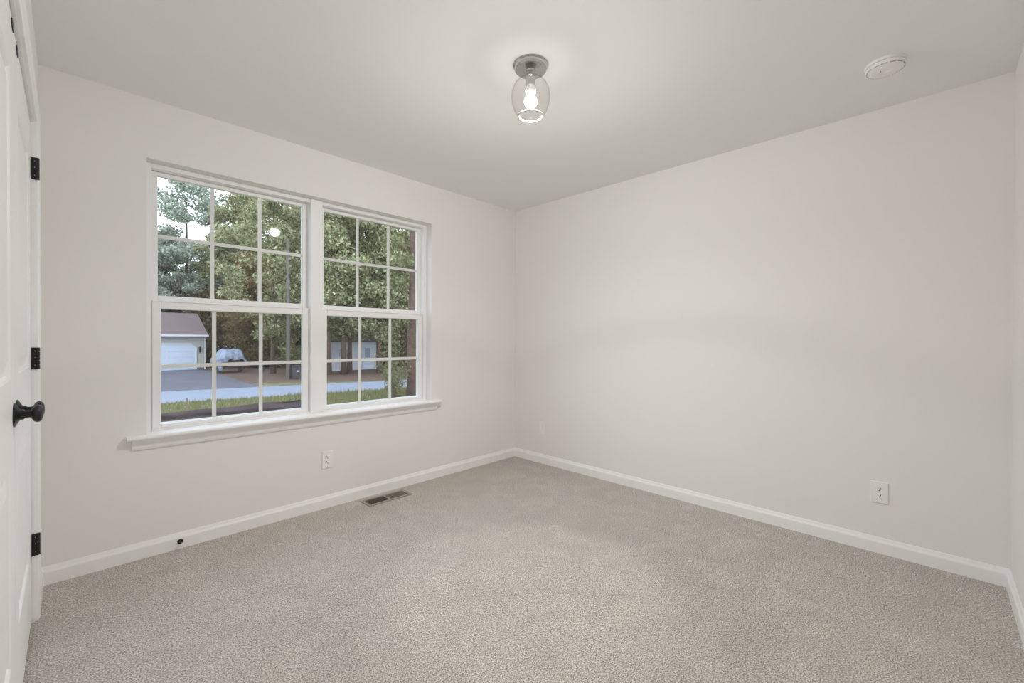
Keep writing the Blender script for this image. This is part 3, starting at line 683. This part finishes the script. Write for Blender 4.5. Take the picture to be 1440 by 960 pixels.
# silt fence: wrinkled dark fabric on wooden stakes
root = empty('silt_fence', (-1.2, 9.3, G)); tag(root, 'low dark fabric silt fence sagging below the left window', 'fence')
bm = bm_new(); nx, nz = 90, 16
fx0, fx1 = -4.5, 1.55
def fpt(i, j, side):
    x = fx0 + (fx1 - fx0) * i / nx; t = j / nz; y = 9.3 + 0.02 * x
    top = 0.765 - 0.012 * x + 0.02 * math.sin(x * 1.3) + 0.012 * math.sin(x * 5.1)
    wr = 0.05 * math.sin(j * 1.7 + 0.9 * math.sin(x * 1.1) + x * 0.5) + 0.02 * math.sin(x * 6 + j)
    return (x, y - 0.22 * (1 - t) + wr * (1 - 0.6 * t) + side * 0.006, G - 0.03 + (top + 0.03) * t)
for side in (0, 1):
    V_ = [[bm.verts.new(fpt(i, j, side)) for j in range(nz + 1)] for i in range(nx + 1)]
    for i in range(nx):
        for j in range(nz): bm.faces.new((V_[i][j], V_[i + 1][j], V_[i + 1][j + 1], V_[i][j + 1]))
    if side == 0: V0 = V_
    else:
        for i in range(nx): bm.faces.new((V0[i][nz], V0[i + 1][nz], V_[i + 1][nz], V_[i][nz]))
obj('fabric', bm, 'fabric', root, smooth=True)
for x in (-3.3, -1.216, 0.9):
    bm = bm_new(); box(bm, x - .018, x + .018, 9.34 + 0.02 * x, 9.375 + 0.02 * x, G - .05, G + (1.05 if x == -1.216 else 0.70), 0.003, 1); obj('stake', bm, 'wood', root)

# garage
GY = 38.0
root = empty('garage', (1.3, GY, G)); tag(root, 'cream garage with brown shingle roof at the end of the driveway', 'garage')
bm = bm_new(); box(bm, -1.7, 4.29, GY, GY + 7.5, G - .05, 1.25)
prism(bm, [(GY + .02, 1.25), (GY + 7.48, 1.25), (GY + 3.75, 3.0)], 0, 4.19, 4.29); obj('wall', bm, 'siding', root)
bm = bm_new(); ze, zr = 1.30, 3.13
for sgn, ya, yb in ((1, GY - .45, GY + 3.75), (-1, GY + 7.95, GY + 3.75)):
    P = [(ya, ze), (yb, zr), (yb, zr + .09), (ya, ze + .09)]
    prism(bm, P, 0, -2.0, 4.50)
obj('roof', bm, 'shingle', root)
bm = bm_new(); box(bm, -2.0, 4.52, GY - .53, GY - .45, 1.26, 1.40, .02, 1); box(bm, 4.30, 4.37, GY - .09, GY - .02, G, 1.27, .01, 1); obj('gutter', bm, 'white_house', root)
bm = bm_new(); c_ = 0.32; dx0, dx1, dz1 = 0.25, 3.72, 0.66
pts = [(dx0, G), (dx1, G), (dx1, dz1 - c_), (dx1 - c_, dz1), (dx0 + c_, dz1), (dx0, dz1 - c_)]
prism2 = [[(x, GY - .05, z) for x, z in pts], [(x, GY + .02, z) for x, z in pts]]
loft(bm, prism2)
gd = obj('garage_door', bm, 'gdoor', root)
for k in range(4):
    for q in range(4):
        x0_ = dx0 + .12 + q * 0.84; z0_ = G + .09 + k * 0.43
        bm = bm_new(); box(bm, x0_, x0_ + .72, GY - .068, GY - .05, z0_, min(z0_ + .31, 0.28 + .05 * 0), .015, 1); obj('door_panel', bm, 'gdoor', gd)
bm = bm_new()   # trim round the door with clipped corners
o_ = 0.10
pin = [(dx1, G), (dx1, dz1 - c_), (dx1 - c_, dz1), (dx0 + c_, dz1), (dx0, dz1 - c_), (dx0, G)]
pout = [(dx1 + o_, G), (dx1 + o_, dz1 - c_ + .04), (dx1 - c_ + .04, dz1 + o_), (dx0 + c_ - .04, dz1 + o_), (dx0 - o_, dz1 - c_ + .04), (dx0 - o_, G)]
for i in range(5):
    q = [pin[i], pin[i + 1], pout[i + 1], pout[i]]
    loft(bm, [[(x, GY - .09, z) for x, z in q], [(x, GY, z) for x, z in q]])
obj('door_trim', bm, 'white_house', root)
bm = bm_new(); box(bm, 3.96, 4.08, GY - .16, GY - .04, 0.06, 0.36, .02, 1); lathe(bm, [(0, .50), (.03, .47), (.11, .37), (.0, .36)], (4.02, GY - .10, 0), 'z', 8); box(bm, 4.0, 4.04, GY - .06, GY, -.02, .20)
obj('wall_lantern', bm, 'black', root)
bm = bm_new(); box(bm, -1.7, 4.30, GY - .012, GY + .01, G - .04, G + .12); obj('foundation', bm, 'drive', root)

# tarp-covered trailer beside the driveway
root = empty('covered_trailer', (4.9, 33.2, G)); tag(root, 'trailer load under a pale blue tarp parked beside the driveway', 'trailer')
X0, X1, Y0, Y1 = 4.06, 5.78, 32.3, 34.6
bm = bm_new(); N = 26
def tp(u_, v_):
    x = X0 + (X1 - X0) * u_; y = Y0 + (Y1 - Y0) * v_
    du = min(u_ / .28, (1 - u_) / .14, 1); dv = min(v_ / .15, (1 - v_) / .15, 1)
    z = G + 0.92 + 0.70 * min(du, 1) * (0.25 + .75 * min(dv, 1))
    z += 0.03 * math.sin(u_ * 17 + v_ * 9) + 0.03 * math.sin(u_ * 31 - v_ * 13)
    return x, y, z
top = [[bm.verts.new(tp(i / N, j / N)) for j in range(N + 1)] for i in range(N + 1)]
for i in range(N):
    for j in range(N): bm.faces.new((top[i][j], top[i + 1][j], top[i + 1][j + 1], top[i][j + 1]))
edge = [(i, 0) for i in range(N)] + [(N, j) for j in range(N)] + [(i, N) for i in range(N, 0, -1)] + [(0, j) for j in range(N, 0, -1)]
low = []
for k, (i, j) in enumerate(edge):
    x, y, z = tp(i / N, j / N); drop = 0.16 + 0.05 * abs(math.sin(k * .31)) + (0.12 if i / N < .35 else 0)
    low.append(bm.verts.new((x + .03 * math.sin(k * 1.1), y + .03 * math.cos(k * 1.3), z - drop)))
for k in range(len(edge)):
    l = (k + 1) % len(edge); a_, b_ = edge[k], edge[l]
    bm.faces.new((top[a_[0]][a_[1]], top[b_[0]][b_[1]], low[l], low[k]))
obj('tarp', bm, 'tarp', root, smooth=True)
bm = bm_new(); box(bm, X0 + .12, X1 - .12, Y0 + .12, Y1 - .12, G + .42, G + .86, .04, 1); obj('trailer_bed', bm, 'bark_red', root)
for x in (X0 + .10, X1 - .34):
    bm = bm_new(); lathe(bm, [(0, -.11), (.16, -.11), (.30, -.10), (.36, -.05), (.36, .05), (.30, .10), (.16, .11), (0, .11)], (x + .12, 33.0, G + .36), 'x', 24)
    o = obj('wheel', bm, 'bin', root, smooth=True)
bm = bm_new(); tube(bm, [(X0 + .16, Y0 - .05, G + .85), (X0 + .12, Y0 - .10, G + .5), (X0 + .16, Y0 - .06, G + .16)], [.14, .16, .10], 12); obj('hanging_tarp_fold', bm, 'tarp', root, smooth=True)
bm = bm_new(); tube(bm, [(5.6, 32.3, G + .55), (6.3, 31.6, G + .50), (6.6, 31.3, G + .48)], [.04, .04, .03], 8); tube(bm, [(6.6, 31.3, G + .48), (6.6, 31.3, G)], [.03, .03], 8); obj('tow_bar', bm, 'bin', root)

# utility pole and dark bin
root = empty('utility_pole', (6.02, 24.6, G)); tag(root, 'slim grey utility pole at the far side of the street', 'pole')
bm = bm_new(); tube(bm, [(6.02, 24.6, G - .05), (6.03, 24.6, 3.5), (6.0, 24.6, 7.1)], [.11, .095, .08], 14); obj('shaft', bm, 'bark_grey', root, smooth=True)
root = empty('refuse_bin', (6.45, 24.7, G)); tag(root, 'dark wheeled bin with a small white label beside the utility pole', 'bin')
bm = bm_new(); loft(bm, [[(6.22, 24.42, G + .06), (6.62, 24.42, G + .06), (6.62, 24.86, G + .06), (6.22, 24.86, G + .06)], [(6.17, 24.36, G + .74), (6.69, 24.36, G + .74), (6.69, 24.92, G + .74), (6.17, 24.92, G + .74)]]); obj('body', bm, 'bin', root)
bm = bm_new(); box(bm, 6.15, 6.71, 24.32, 24.95, G + .74, G + .80, .02, 2); obj('lid', bm, 'bin', root)
bm = bm_new(); box(bm, 6.44, 6.58, 24.365, 24.39, G + .42, G + .50); obj('sticker', bm, 'white_house', root)['label'] = 'small white label'
for x in (6.20, 6.64):
    bm = bm_new(); lathe(bm, [(0, -.03), (.09, -.03), (.10, 0), (.09, .03), (0, .03)], (x, 24.86, G + .10), 'x', 16); obj('wheel', bm, 'rubber', root, smooth=True)

# white house behind the slim trees
HY = 29.5
root = empty('white_house', (12, HY, G)); tag(root, 'low white house seen between the slim trunks across the street', 'house')
bm = bm_new(); box(bm, 10.35, 14.35, HY, HY + 3.6, G - .05, 0.95); obj('wall', bm, 'white_house', root)
bm = bm_new()
for ya, yb in ((HY - .35, HY + 1.8), (HY + 3.95, HY + 1.8)): prism(bm, [(ya, .92), (yb, 2.3), (yb, 2.38), (ya, 1.0)], 0, 10.1, 14.6)
obj('roof', bm, 'bark_grey', root)
for xa in (10.36, 14.28):
    bm = bm_new(); box(bm, xa - .06, xa + .07, HY - .03, HY + .02, G, .93); obj('corner_board', bm, 'white_house', root)
bm = bm_new(); box(bm, 11.2, 12.0, HY - .05, HY, -.30, .40); f_ = obj('window', bm, 'gdoor', root)
for xa in (11.28, 11.63):
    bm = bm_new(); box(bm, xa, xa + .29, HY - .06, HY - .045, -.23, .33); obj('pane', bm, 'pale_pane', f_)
bm = bm_new(); box(bm, 13.2, 13.95, HY - .05, HY, G, .55, .01, 1); d_ = obj('door', bm, 'gdoor', root)
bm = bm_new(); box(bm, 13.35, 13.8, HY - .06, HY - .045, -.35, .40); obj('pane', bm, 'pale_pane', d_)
